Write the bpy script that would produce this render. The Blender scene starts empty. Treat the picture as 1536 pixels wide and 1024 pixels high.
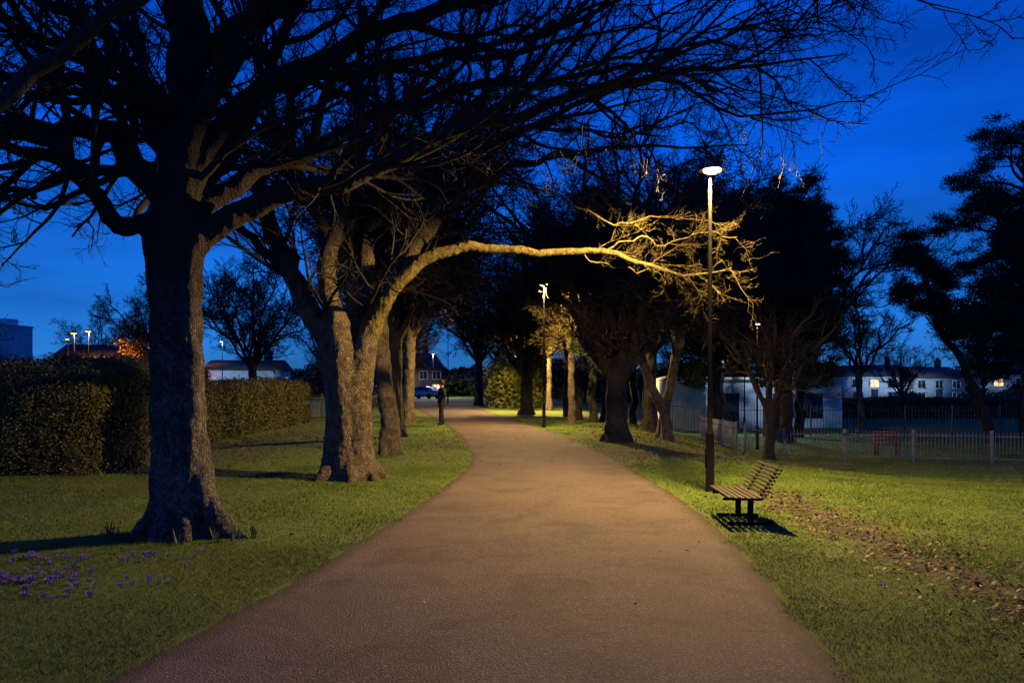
import bpy, math, random, copy
import numpy as np
from mathutils import Vector, noise, Matrix
rng = np.random.default_rng(11)
random.seed(5)
scene = bpy.context.scene
col = scene.collection

# ------------------------------------------------------------------ terrain
def S(t):
    t = np.clip(t, 0, 1); return t*t*(3-2*t)
def gz(x, y):
    return -1.0*S((np.asarray(x, float)-3.5)/6.5)*S((np.asarray(y, float)-9)/17)
EY = [-15, 2, 4.28, 5.83, 8.57, 11.4, 14.9, 17.7, 24.5, 33, 58, 147]
EL = [-2.6, -2.4, -2.23, -1.86, -1.49, -1.14, -0.87, -0.85, -1.55, -2.85, -7.2, -25.5]
RY = [-15, 2, 4.28, 5.42, 6.76, 9.19, 12.1, 16.9, 24.5, 39.8, 83, 147]
RX = [1.5, 1.7, 1.80, 1.93, 2.12, 2.34, 2.36, 2.27, 1.68, -0.27, -6.7, -21.5]
def smooth_interp(y, ys, xs):
    y = np.asarray(y, float)
    o = 0
    for k, w in ((-1.2, .15), (-.6, .2), (0, .3), (.6, .2), (1.2, .15)):
        o = o + w*np.interp(y+k, ys, xs)
    return o
def pathL(y): return smooth_interp(y, EY, EL)
def pathR(y): return smooth_interp(y, RY, RX)

# ------------------------------------------------------------------ node helpers
class M:
    def __init__(s, name, rough=0.85, spec=.25):
        s.m = bpy.data.materials.new(name); s.m.use_nodes = True
        s.nt = s.m.node_tree; s.b = s.nt.nodes['Principled BSDF']
        s.b.inputs['Roughness'].default_value = rough
        s.b.inputs['Specular IOR Level'].default_value = spec
        s.tc = s.nt.nodes.new('ShaderNodeTexCoord')
    def n(s, t): return s.nt.nodes.new(t)
    def link(s, a, b): s.nt.links.new(a, b)
    def mapping(s, scale=(1, 1, 1), src='Object'):
        m = s.n('ShaderNodeMapping'); s.link(s.tc.outputs[src], m.inputs[0])
        m.inputs['Scale'].default_value = scale; return m.outputs[0]
    def noise(s, vec, scale, detail=4, rough=.55, dist=0):
        n = s.n('ShaderNodeTexNoise'); s.link(vec, n.inputs['Vector'])
        n.inputs['Scale'].default_value = scale; n.inputs['Detail'].default_value = detail
        n.inputs['Roughness'].default_value = rough; n.inputs['Distortion'].default_value = dist
        return n.outputs['Fac']
    def vor(s, vec, scale, feat='F1'):
        n = s.n('ShaderNodeTexVoronoi'); n.feature = feat; s.link(vec, n.inputs['Vector'])
        n.inputs['Scale'].default_value = scale; return n.outputs['Distance']
    def ramp(s, fac, stops):
        r = s.n('ShaderNodeValToRGB'); s.link(fac, r.inputs[0])
        e = r.color_ramp.elements
        while len(e) < len(stops): e.new(.5)
        for i, (p, c) in enumerate(stops):
            e[i].position = p; e[i].color = (*c, 1) if len(c) == 3 else c
        return r.outputs[0]
    def mix(s, fac, a, b, blend='MIX'):
        m = s.n('ShaderNodeMix'); m.data_type = 'RGBA'; m.blend_type = blend
        for sock, v in ((m.inputs[0], fac), (m.inputs[6], a), (m.inputs[7], b)):
            if hasattr(v, 'node'): s.link(v, sock)
            elif isinstance(v, (int, float)): sock.default_value = v
            else: sock.default_value = (*v, 1)
        return m.outputs[2]
    def math(s, op, a, b=0, clamp=False):
        m = s.n('ShaderNodeMath'); m.operation = op; m.use_clamp = clamp
        for i, v in enumerate((a, b)):
            if hasattr(v, 'node'): s.link(v, m.inputs[i])
            else: m.inputs[i].default_value = v
        return m.outputs[0]
    def mr(s, v, a, b, c=0, d=1):
        m = s.n('ShaderNodeMapRange'); m.interpolation_type = 'SMOOTHSTEP'
        s.link(v, m.inputs[0])
        for i, k in enumerate((a, b, c, d)): m.inputs[i+1].default_value = k
        return m.outputs[0]
    def color(s, c):
        if hasattr(c, 'node'): s.link(c, s.b.inputs['Base Color'])
        else: s.b.inputs['Base Color'].default_value = (*c, 1)
    def bump(s, h, strength=.5, dist=.02):
        b = s.n('ShaderNodeBump'); s.link(h, b.inputs['Height'])
        b.inputs['Strength'].default_value = strength; b.inputs['Distance'].default_value = dist
        s.link(b.outputs[0], s.b.inputs['Normal'])
    def emit(s, c, st):
        s.b.inputs['Emission Color'].default_value = (*c, 1); s.b.inputs['Emission Strength'].default_value = st

def simple(name, c, rough=.6, metal=0, var=.25, scale=8, emit=None, spec=.25):
    k = M(name, rough, spec); v = k.mapping()
    f = k.noise(v, scale, 5)
    k.color(k.ramp(f, [(.3, tuple(x*(1-var) for x in c)), (.7, tuple(min(1, x*(1+var)) for x in c))]))
    k.b.inputs['Metallic'].default_value = metal
    k.bump(f, .15, .01)
    if emit: k.emit(emit[0], emit[1])
    return k.m

# grass ground
k = M('lawn_soil', .95)
geo = k.n('ShaderNodeNewGeometry'); pos = geo.outputs['Position']
sep = k.n('ShaderNodeSeparateXYZ'); k.link(pos, sep.inputs[0]); X, Y = sep.outputs[0], sep.outputs[1]
nb = k.noise(pos, .6, 5); nm = k.noise(pos, 5, 6, .7); nf = k.noise(pos, 60, 4, .7)
g = k.ramp(nm, [(.3, (.030, .060, .006)), (.55, (.064, .118, .011)), (.75, (.095, .155, .017))])
g = k.mix(k.mr(nf, .35, .7), g, (.095, .15, .022))
g = k.mix(k.math('MULTIPLY', nb, .4), g, (.06, .07, .014))
soil = k.ramp(nf, [(.3, (.022, .016, .010)), (.7, (.085, .062, .042))])
def band(v, c, w0, w1): return k.mr(k.math('ABSOLUTE', k.math('SUBTRACT', v, c)), w0, w1, 1, 0)
wob = k.math('MULTIPLY', k.math('SUBTRACT', k.noise(pos, 1.4, 7, .72), .5), 2.0)
m1 = k.math('MULTIPLY', band(k.math('ADD', X, wob), 3.75, .1, .55), band(Y, 7.2, 3.6, 5.2))
m2 = k.math('MULTIPLY', band(k.math('ADD', Y, wob), 18.6, .6, 1.4), band(X, 4.6, 2.0, 4.2))
m3 = k.math('MULTIPLY', band(k.math('ADD', X, wob), -6.9, .9, 1.9), band(Y, 21, 8, 12))
m4 = k.math('MULTIPLY', band(k.math('ADD', X, wob), 5.2, 1.8, 3.5), band(Y, 26, 5, 8))
mm = k.math('MAXIMUM', k.math('MAXIMUM', m1, m2), k.math('MULTIPLY', k.math('MAXIMUM', m3, m4), .65))
mm = k.math('MULTIPLY', mm, k.mr(nm, .36, .56, .15, 1))
k.color(k.mix(mm, g, soil))
k.bump(k.math('ADD', nm, k.math('MULTIPLY', nf, .6)), .6, .04)
mat_ground = k.m

# blades
k = M('grass_blades', .7)
geo = k.n('ShaderNodeNewGeometry')
c = k.ramp(geo.outputs['Random Per Island'], [(0, (.055, .11, .008)), (.5, (.095, .185, .016)), (.9, (.14, .225, .024)), (1, (.25, .22, .07))])
pn = k.noise(geo.outputs['Position'], .9, 6, .65)
c = k.mix(k.mr(pn, .35, .65), c, k.mix(.65, c, (.04, .065, .008)))
k.color(c); mat_blade = k.m

# asphalt
k = M('worn_asphalt', .85)
uv = k.tc.outputs['UV']
geo = k.n('ShaderNodeNewGeometry'); pos = geo.outputs['Position']
nl = k.noise(pos, .55, 6, .6); nf = k.noise(pos, 70, 3, .6); vv = k.vor(pos, 75)
a = k.ramp(nl, [(.3, (.052, .041, .034)), (.7, (.090, .072, .058))])
a = k.mix(k.mr(nf, .45, .7), a, (.165, .138, .115))
a = k.mix(k.mr(vv, .1, .5, .6, 0), a, (.026, .022, .019))
sep = k.n('ShaderNodeSeparateXYZ'); k.link(uv, sep.inputs[0])
ed = k.math('MINIMUM', sep.outputs[0], k.math('SUBTRACT', 1.0, sep.outputs[0]))
ed = k.math('ADD', ed, k.math('MULTIPLY', k.math('SUBTRACT', k.noise(pos, 6, 5, .7), .5), .06))
a = k.mix(k.mr(ed, .0, .06, .85, 0), a, (.035, .030, .014))
st = k.noise(pos, 1.3, 6, .7, .8)
a = k.mix(k.mr(st, .45, .68, 0, .6), a, (.038, .029, .024))
k.color(a)
k.bump(k.math('ADD', nf, k.math('MULTIPLY', vv, .8)), .9, .012)
mat_path = k.m

def bark(name, c1, c2, c3, vs=1.0, lich=.6, bd=.04, upper_shade=None):
    k = M(name, .92)
    v = k.mapping((1, 1, .4)); v2 = k.mapping((1, 1, 1))
    n1 = k.noise(v, 24*vs, 10, .75, 1.0); n2 = k.noise(v2, 3.2, 6, .7); n3 = k.noise(v2, 30, 5, .8)
    n4 = k.noise(v2, 6, 5, .7)
    vo = k.vor(v, 38*vs, 'DISTANCE_TO_EDGE')
    c = k.ramp(n1, [(.36, c1), (.62, c2)])
    c = k.mix(k.mr(n2, .48, .62), c, c3)
    c = k.mix(k.mr(vo, 0, .08, .7, 0), c, tuple(x*.5 for x in c1))
    c = k.mix(k.mr(n3, .56, .64, 0, lich), c, tuple(min(.45, x*1.7+.05) for x in c2))
    c = k.mix(k.mr(n4, .46, .6, 0, .75), c, c1)
    if upper_shade:   # lichen keeps to the lower trunk; shade of unlit limbs painted into upper bark
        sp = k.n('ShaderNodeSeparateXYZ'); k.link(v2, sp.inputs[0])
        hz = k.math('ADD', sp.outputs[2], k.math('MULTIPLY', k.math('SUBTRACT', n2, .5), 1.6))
        c = k.mix(k.mr(hz, upper_shade[0], upper_shade[1], 0, upper_shade[2]), c, k.ramp(n1, [(.36, (.014, .012, .010)), (.62, (.036, .031, .025))]))
    k.color(c)
    k.bump(k.math('ADD', k.math('ADD', n1, k.math('MULTIPLY', n3, .5)), k.mr(vo, 0, .2, 0, .5)), 1.0, bd)
    return k.m
mat_bark1 = bark('lichen_bark', (.035, .031, .027), (.22, .21, .18), (.10, .10, .055), 1, .9, .05, upper_shade=(1.6, 2.9, .95))
mat_bark2 = bark('grey_brown_bark', (.06, .048, .03), (.27, .22, .14), (.16, .14, .08), 1, .45, upper_shade=(3.0, 4.3, .92))
mat_bark3 = bark('dark_bark', (.018, .016, .013), (.05, .046, .04), (.035, .033, .025), .7, .3)
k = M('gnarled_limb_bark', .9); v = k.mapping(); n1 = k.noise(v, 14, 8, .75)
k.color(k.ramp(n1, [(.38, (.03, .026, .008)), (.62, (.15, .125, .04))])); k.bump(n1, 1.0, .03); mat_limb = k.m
k = M('twig_bark', .9); v = k.mapping(); n1 = k.noise(v, 5, 5)
k.color(k.ramp(n1, [(.3, (.010, .009, .007)), (.7, (.028, .024, .018))])); mat_twig = k.m
def leafmat(name, a, b, c):
    k = M(name, .6); g = k.n('ShaderNodeNewGeometry')
    cc = k.ramp(g.outputs['Random Per Island'], [(0, a), (.6, b), (1, c)])
    k.color(cc); return k.m
mat_hedge = leafmat('hedge_leaves', (.026, .036, .008), (.055, .065, .016), (.12, .11, .03))
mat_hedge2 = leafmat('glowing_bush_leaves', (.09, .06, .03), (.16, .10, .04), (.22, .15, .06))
mat_needle = leafmat('pine_needles', (.008, .014, .008), (.016, .026, .013), (.026, .04, .018))
mat_bush = leafmat('bush_leaves', (.02, .03, .01), (.04, .055, .018), (.07, .08, .03))
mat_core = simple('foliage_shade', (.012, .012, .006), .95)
mat_litter = leafmat('dead_leaves', (.028, .020, .012), (.065, .045, .026), (.14, .10, .06))
mat_black = simple('black_painted_steel', (.0045, .0045, .005), .8, .0, spec=.08)
mat_fence = simple('grey_galvanised_steel', (.13, .145, .17), .5, 0)
mat_fence_dark = simple('dark_green_steel', (.05, .065, .075), .5, .2)
k = M('weathered_bench_wood', .7); v = k.mapping((6, .6, 6))
n1 = k.noise(v, 9, 6, .7, .4); k.color(k.ramp(n1, [(.35, (.012, .010, .006)), (.7, (.062, .050, .030))])); k.bump(n1, .7, .005); mat_wood = k.m

# ------------------------------------------------------------------ mesh helpers
def mesh_np(name, verts, faces, mats, smooth=False, midx=None):
    me = bpy.data.meshes.new(name)
    verts = np.ascontiguousarray(verts, dtype=np.float32).reshape(-1, 3)
    me.vertices.add(len(verts)); me.vertices.foreach_set('co', verts.ravel())
    if not isinstance(faces, list): faces = [faces]
    faces = [np.asarray(f, dtype=np.int32) for f in faces if len(f)]
    loops = np.concatenate([f.ravel() for f in faces])
    tot = np.concatenate([np.full(len(f), f.shape[1], np.int32) for f in faces])
    start = np.concatenate([[0], np.cumsum(tot)[:-1]]).astype(np.int32)
    me.loops.add(len(loops)); me.loops.foreach_set('vertex_index', loops)
    me.polygons.add(len(tot)); me.polygons.foreach_set('loop_start', start)
    if smooth: me.polygons.foreach_set('use_smooth', np.ones(len(tot), bool))
    for m in (mats if isinstance(mats, (list, tuple)) else [mats]): me.materials.append(m)
    if midx is not None: me.polygons.foreach_set('material_index', np.asarray(midx, np.int32))
    me.update(calc_edges=True); me.validate(verbose=False)
    return me
def obj(name, me, parent=None, loc=(0, 0, 0), rot=(0, 0, 0)):
    o = bpy.data.objects.new(name, me); col.objects.link(o)
    o.location = loc; o.rotation_euler = rot
    if parent: o.parent = parent
    return o
def tag(o, label, cat, group=None, kind=None):
    if label: o['label'] = label
    if cat: o['category'] = cat
    if group: o['group'] = group
    if kind: o['kind'] = kind
    return o
def thing(name, label, cat, loc, rotz=0, group=None):
    e = bpy.data.objects.new(name, None); col.objects.link(e); e.empty_display_size = .3
    e.location = loc; e.rotation_euler = (0, 0, rotz)
    return tag(e, label, cat, group)
def copy_thing(src, loc, rotz, scale=1, label=None):
    e = src.copy(); col.objects.link(e); e.location = loc; e.rotation_euler = (0, 0, rotz); e.scale = (scale,)*3
    if label: e['label'] = label
    def rec(s, d):
        for ch in s.children:
            c2 = ch.copy(); col.objects.link(c2); c2.parent = d
            rec(ch, c2)
    rec(src, e)
    return e
BOXF = np.array([[0, 1, 3, 2], [4, 6, 7, 5], [0, 4, 5, 1], [2, 3, 7, 6], [0, 2, 6, 4], [1, 5, 7, 3]])
def boxes(name, specs, mats, bevel=0):
    V = []; F = []
    for i, s in enumerate(specs):
        c = np.array(s[:3]); h = np.array(s[3:6])/2
        R = np.eye(3)
        if len(s) > 6: R = np.array(Matrix.Rotation(s[6], 3, s[7] if len(s) > 7 else 'Z'))
        for a in (-1, 1):
            for b in (-1, 1):
                for d in (-1, 1): V.append(c+R@(h*np.array([a, b, d])))
        F.append(BOXF+8*i)
    me = mesh_np(name, np.array(V), np.concatenate(F), mats)
    if bevel:
        import bmesh
        bm = bmesh.new(); bm.from_mesh(me)
        bmesh.ops.bevel(bm, geom=bm.edges[:], offset=bevel, segments=2, affect='EDGES', profile=.5)
        bm.to_mesh(me); bm.free()
    return me
def lathe(name, prof, mats, seg=24, off=(0, 0, 0)):
    a = np.linspace(0, 2*math.pi, seg, endpoint=False)
    V = np.array([[r*np.cos(t)+off[0], r*np.sin(t)+off[1], z+off[2]] for r, z in prof for t in a])
    n = len(prof); F = []
    for i in range(n-1):
        for j in range(seg):
            F.append([i*seg+j, i*seg+(j+1) % seg, (i+1)*seg+(j+1) % seg, (i+1)*seg+j])
    return mesh_np(name, V, np.array(F), mats, smooth=True)

# ------------------------------------------------------------------ tube / tree system
def tubes(P, R, sides, cap=False):
    B, N, _ = P.shape
    T = np.gradient(P, axis=1); T /= np.linalg.norm(T, axis=2, keepdims=True)+1e-9
    mt = T.mean(axis=1); ref = np.where(np.abs(mt[:, 2:3]) < .75, np.array([[0, 0, 1.]]), np.array([[1., 0, 0]]))
    U = np.cross(T, ref[:, None, :]); U /= np.linalg.norm(U, axis=2, keepdims=True)+1e-9
    W = np.cross(T, U)
    a = np.linspace(0, 2*math.pi, sides, endpoint=False)
    V = P[:, :, None, :]+R[:, :, None, None]*(np.cos(a)[None, None, :, None]*U[:, :, None, :]+np.sin(a)[None, None, :, None]*W[:, :, None, :])
    V = V.reshape(-1, 3)
    b = np.arange(B)[:, None, None]*N*sides; i = np.arange(N-1)[None, :, None]*sides; j = np.arange(sides)[None, None, :]; j2 = (j+1) % sides
    F = np.stack([b+i+j, b+i+j2, b+i+sides+j2, b+i+sides+j], axis=-1).reshape(-1, 4)
    caps = None
    if cap:
        bb = np.arange(B)[:, None]*N*sides
        caps = np.concatenate([bb+np.arange(sides)[None, ::-1], bb+(N-1)*sides+np.arange(sides)[None, :]])
    return V, F, caps
def catmull(pts, n):
    p = np.array(pts, float); d = np.concatenate([[0], np.cumsum(np.linalg.norm(np.diff(p[:, :3], axis=0), axis=1))])
    pe = np.vstack([2*p[0]-p[1], p, 2*p[-1]-p[-2]])
    s = np.linspace(0, d[-1], n); out = []
    for q in s:
        i = min(np.searchsorted(d, q, side='right')-1, len(p)-2); i = max(i, 0)
        t = (q-d[i])/(d[i+1]-d[i]+1e-9)
        a, b, c, e = pe[i], pe[i+1], pe[i+2], pe[i+3]
        out.append(.5*((2*b)+(c-a)*t+(2*a-5*b+4*c-e)*t*t+(3*b-a-3*c+e)*t**3))
    return np.array(out)
def norm(v): return v/(np.linalg.norm(v, axis=-1, keepdims=True)+1e-9)
def limbset(limbs, n=20, wig=.03, g=None):
    g = g or rng
    P = []; R = []
    for pts, r0, r1 in limbs:
        p = catmull(pts, n); w = g.normal(0, wig, (n, 3)); w[:2] = 0
        w = (w+np.roll(w, 1, 0))/1.4; w[0] = 0
        P.append(p+w)
        t = np.linspace(0, 1, n); R.append(r0+(r1-r0)*t**.8)
    return np.array(P), np.array(R)
def spawn(g, P, R, n, t0, ang, Lmean, Lvar, taper_len, rk, rmin, nseg, wig, trop, flat=.8, t1=1.0):
    B, N, _ = P.shape
    t = t0+(t1-t0)*(np.arange(n)[None, :]+g.random((B, n)))/n
    f = np.clip(t*(N-1), 0, N-1.001); i = f.astype(int); fr = (f-i)[..., None]
    bi = np.arange(B)[:, None]
    p = P[bi, i]*(1-fr)+P[bi, i+1]*fr; T = norm(P[bi, i+1]-P[bi, i]); r = R[bi, i]
    p = p.reshape(-1, 3); T = T.reshape(-1, 3); r = r.reshape(-1); t = t.reshape(-1)
    K = len(p)
    q = g.normal(0, 1, (K, 3)); q[:, 2] *= flat; q -= (q*T).sum(1, keepdims=True)*T; q = norm(q)
    a = np.radians(g.uniform(ang[0], ang[1], K))[:, None]
    d = norm(T*np.cos(a)+q*np.sin(a))
    if np.isscalar(Lmean): L = np.full(K, float(Lmean))
    else: L = np.repeat(Lmean, n)
    L = L*g.uniform(1-Lvar, 1+Lvar, K)*(1-taper_len*t)
    r0 = np.clip(np.minimum(r*.75, L*rk), rmin, None)
    Q = np.zeros((K, nseg+1, 3)); Q[:, 0] = p
    for s in range(nseg):
        d = norm(d+g.normal(0, wig, (K, 3))+np.array([0, 0, trop]))
        Q[:, s+1] = Q[:, s]+d*(L/nseg)[:, None]
    RR = np.clip(r0[:, None]*(1-.72*np.linspace(0, 1, nseg+1))[None, :], rmin*.7, None)
    return Q, RR, L
def crown_mesh(name, g, P, R, spec, mat, extra_tubes=None):
    V = []; F = []; off = 0
    def add(P, R, sides):
        nonlocal off
        v, f, _ = tubes(P, R, sides); V.append(v); F.append(f+off); off += len(v)
    if extra_tubes: add(P, R*.9, extra_tubes)
    cur = (P, R); L = None
    for lv in copy.deepcopy(spec):
        sides = lv.pop('sides')
        if 'ratio' in lv: lv['Lmean'] = L*lv.pop('ratio')
        Q, RR, L = spawn(g, cur[0], cur[1], **lv)
        add(Q, RR, sides); cur = (Q, RR)
    return mesh_np(name, np.concatenate(V), np.concatenate(F), mat, smooth=True), cur
def fused(name, P_list, mat, voxel, ns=.035, fr=7.0, stretch=.35):
    V = []; F4 = []; C = {}; off = 0
    for P, R, s in P_list:
        v, f, c = tubes(P, R, s, cap=True)
        V.append(v); F4.append(f+off); C.setdefault(s, []).append(c+off); off += len(v)
    faces = [np.concatenate(F4)]+[np.concatenate(x) for x in C.values()]
    me = mesh_np(name, np.concatenate(V), faces, mat)
    o = bpy.data.objects.new('tmp', me); col.objects.link(o)
    md = o.modifiers.new('r', 'REMESH'); md.mode = 'VOXEL'; md.voxel_size = voxel
    sm = o.modifiers.new('s', 'SMOOTH'); sm.iterations = 4; sm.factor = .5
    dg = bpy.context.evaluated_depsgraph_get()
    m2 = bpy.data.meshes.new_from_object(o.evaluated_get(dg)); m2.name = name
    bpy.data.objects.remove(o)
    n = len(m2.vertices); co = np.empty(n*3, np.float32); m2.vertices.foreach_get('co', co); co = co.reshape(-1, 3)
    nn = np.empty(n*3, np.float32); m2.vertices.foreach_get('normal', nn); nn = nn.reshape(-1, 3)
    d = np.empty(n)
    for i in range(n):
        x, y, z = map(float, co[i])
        d[i] = (noise.noise((x*fr, y*fr, z*fr*stretch))+.45*noise.noise((x*fr*2.3, y*fr*2.3, z*fr*.9))+.25*noise.noise((x*fr*4.5, y*fr*4.5, z*fr*3)))*(1 if z < 3.2 else .55)
    co = co+nn*(d*ns)[:, None]
    m2.vertices.foreach_set('co', co.astype(np.float32).ravel())
    m2.materials.clear(); m2.materials.append(mat)
    m2.polygons.foreach_set('use_smooth', np.ones(len(m2.polygons), bool)); m2.update()
    return m2
def stem(pts, radii, n=26, s=20):
    p = catmull([(*a, r) for a, r in zip(pts, radii)], n)
    return (p[None, :, :3], p[None, :, 3], s)
def roots(r, k, g, h=.55, out=2.0, rr=.12):
    L = []
    for i in range(k):
        a = 2*math.pi*(i+g.uniform(-.3, .3))/k; c, s_ = math.cos(a), math.sin(a)
        L.append(stem([(c*r*.5, s_*r*.5, h*1.6), (c*r*.85, s_*r*.85, h*.55), (c*r*1.25, s_*r*1.25, .12), (c*r*out, s_*r*out, -.12)], [rr, rr*1.15, rr, rr*.6], 10, 10))
    return L

def hero_spec(rmin=.0045, n1=11):
    return [dict(n=n1, t0=.12, ang=(25, 62), Lmean=2.3, Lvar=.45, taper_len=.45, rk=.022, rmin=rmin*1.9, nseg=10, wig=.13, trop=.035, sides=6),
            dict(n=6, t0=.15, ang=(28, 60), ratio=.5, Lvar=.4, taper_len=.35, rk=.02, rmin=rmin*1.4, nseg=7, wig=.15, trop=.03, sides=4),
            dict(n=5, t0=.2, ang=(28, 60), ratio=.5, Lvar=.35, taper_len=.35, rk=.016, rmin=rmin, nseg=5, wig=.16, trop=.04, sides=3),
            dict(n=4, t0=.2, ang=(28, 58), ratio=.5, Lvar=.35, taper_len=.3, rk=.015, rmin=rmin*.8, nseg=3, wig=.15, trop=.06, sides=3)]

# ---- tree 1
g = np.random.default_rng(3)
T1 = thing('bare_tree', 'large bare tree with lichen-spotted grey trunk on grass beside the path', 'tree', (-3.55, 8.57, 0))
limbs1 = [
 ([(-.08, 0, 3.0), (-.03, .05, 4.2), (.05, .1, 5.4), (0, .1, 6.8), (.1, 0, 8.2)], .28, .12),
 ([(.05, 0, 3.0), (.35, .0, 3.3), (.75, .1, 3.6), (1.2, .15, 3.78), (1.75, .2, 3.85), (2.4, .3, 4.2), (3.1, .4, 4.55), (4.0, .5, 4.85), (5.2, .5, 5.1), (6.4, .5, 5.3), (7.4, .5, 5.35)], .155, .005),
 ([(0, 0, 3.7), (.5, .1, 4.5), (1.1, .2, 5.0), (2, .3, 5.5), (3.2, .2, 5.85), (5, 0, 6.0), (7, -.1, 5.9), (8.4, -.1, 5.6)], .15, .005),
 ([(-.05, 0, 3.0), (-.42, -.08, 3.3), (-.74, -.15, 3.32), (-.9, -.2, 3.65), (-1.35, -.3, 3.95), (-2.2, -.5, 4.15), (-3.2, -.6, 4.3)], .13, .02),
 ([(-.1, 0, 3.5), (-.5, -.1, 4.05), (-1.1, -.1, 4.27), (-1.9, -.2, 4.2), (-2.8, -.3, 4.0), (-3.6, -.4, 3.9)], .17, .025),
 ([(-.1, .1, 4.1), (-.6, .2, 4.7), (-1.3, .4, 5.0), (-2.3, .5, 5.2), (-3.3, .5, 5.3)], .14, .02),
 ([(-.05, -.1, 4.5), (-.6, -.5, 5.1), (-1.2, -1, 5.4), (-2, -1.6, 5.5)], .12, .02),
 ([(0, 0, 3.8), (.35, -.2, 4.6), (.8, -.4, 5.2), (1.5, -.6, 5.8), (2.4, -.8, 6.4)], .15, .03),
 ([(0, .1, 3.5), (.45, .3, 4.3), (.7, .5, 5.0), (1.0, .7, 6), (1.3, .9, 7.2)], .14, .03),
 ([(-.1, .1, 3.6), (-.4, .7, 4.5), (-.9, 1.2, 5.4), (-1.3, 1.6, 6.5)], .13, .04),
 ([(-.2, -.1, 3.9), (-.9, -.3, 3.8), (-1.6, -.4, 3.5), (-2.6, -.5, 3.3)], .08, .012),
 ([(.1, 0, 3.4), (.6, .3, 3.95), (1.3, .6, 4.3), (2.2, .9, 4.9), (3.6, 1.2, 5.3), (5.2, 1.3, 5.5), (6.8, 1.2, 5.6)], .13, .006),
 ([(0, 0, 4.9), (.6, .2, 5.6), (1.6, .5, 6.2), (3.0, .6, 6.6), (4.8, .5, 6.7)], .12, .02),
 ([(2.0, .25, 4.0), (2.8, .5, 4.35), (3.8, .8, 5.1), (5.0, 1.1, 5.6), (6.6, 1.2, 6.0)], .07, .006),
 ([(1.2, .2, 5.0), (2.2, .7, 5.3), (3.5, 1.0, 5.7), (5.2, .9, 6.2), (7.2, .6, 6.3)], .08, .006),
 ([(4.2, .5, 4.85), (5.2, .3, 5.2), (6.2, .2, 5.5), (7.3, .1, 5.5)], .045, .005),
 ([(-.6, .2, 4.6), (-1.0, .9, 5.0), (-1.8, 1.6, 5.3), (-2.8, 2.0, 5.4)], .09, .015),
]
P1, R1 = limbset(limbs1, 26, .04, g)
st1 = stem([(.05, 0, -.15), (.05, 0, .35), (.02, 0, .9), (-.02, 0, 1.5), (-.06, 0, 2.3), (-.07, 0, 2.9), (-.08, 0, 3.4)], [.42, .30, .26, .25, .255, .275, .28], 30, 24)
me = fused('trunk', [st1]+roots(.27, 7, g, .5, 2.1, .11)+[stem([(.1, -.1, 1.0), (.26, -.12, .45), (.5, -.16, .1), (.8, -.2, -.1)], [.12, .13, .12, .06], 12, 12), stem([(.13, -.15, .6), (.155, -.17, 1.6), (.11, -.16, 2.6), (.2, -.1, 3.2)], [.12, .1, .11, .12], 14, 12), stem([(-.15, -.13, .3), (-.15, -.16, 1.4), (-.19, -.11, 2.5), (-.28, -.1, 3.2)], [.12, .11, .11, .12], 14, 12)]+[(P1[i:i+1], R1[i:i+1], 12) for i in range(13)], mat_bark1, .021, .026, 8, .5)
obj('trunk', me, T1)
me, _ = crown_mesh('crown', g, P1, R1, hero_spec(.0046, 12), mat_twig, 10)
obj('crown', me, T1)

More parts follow.
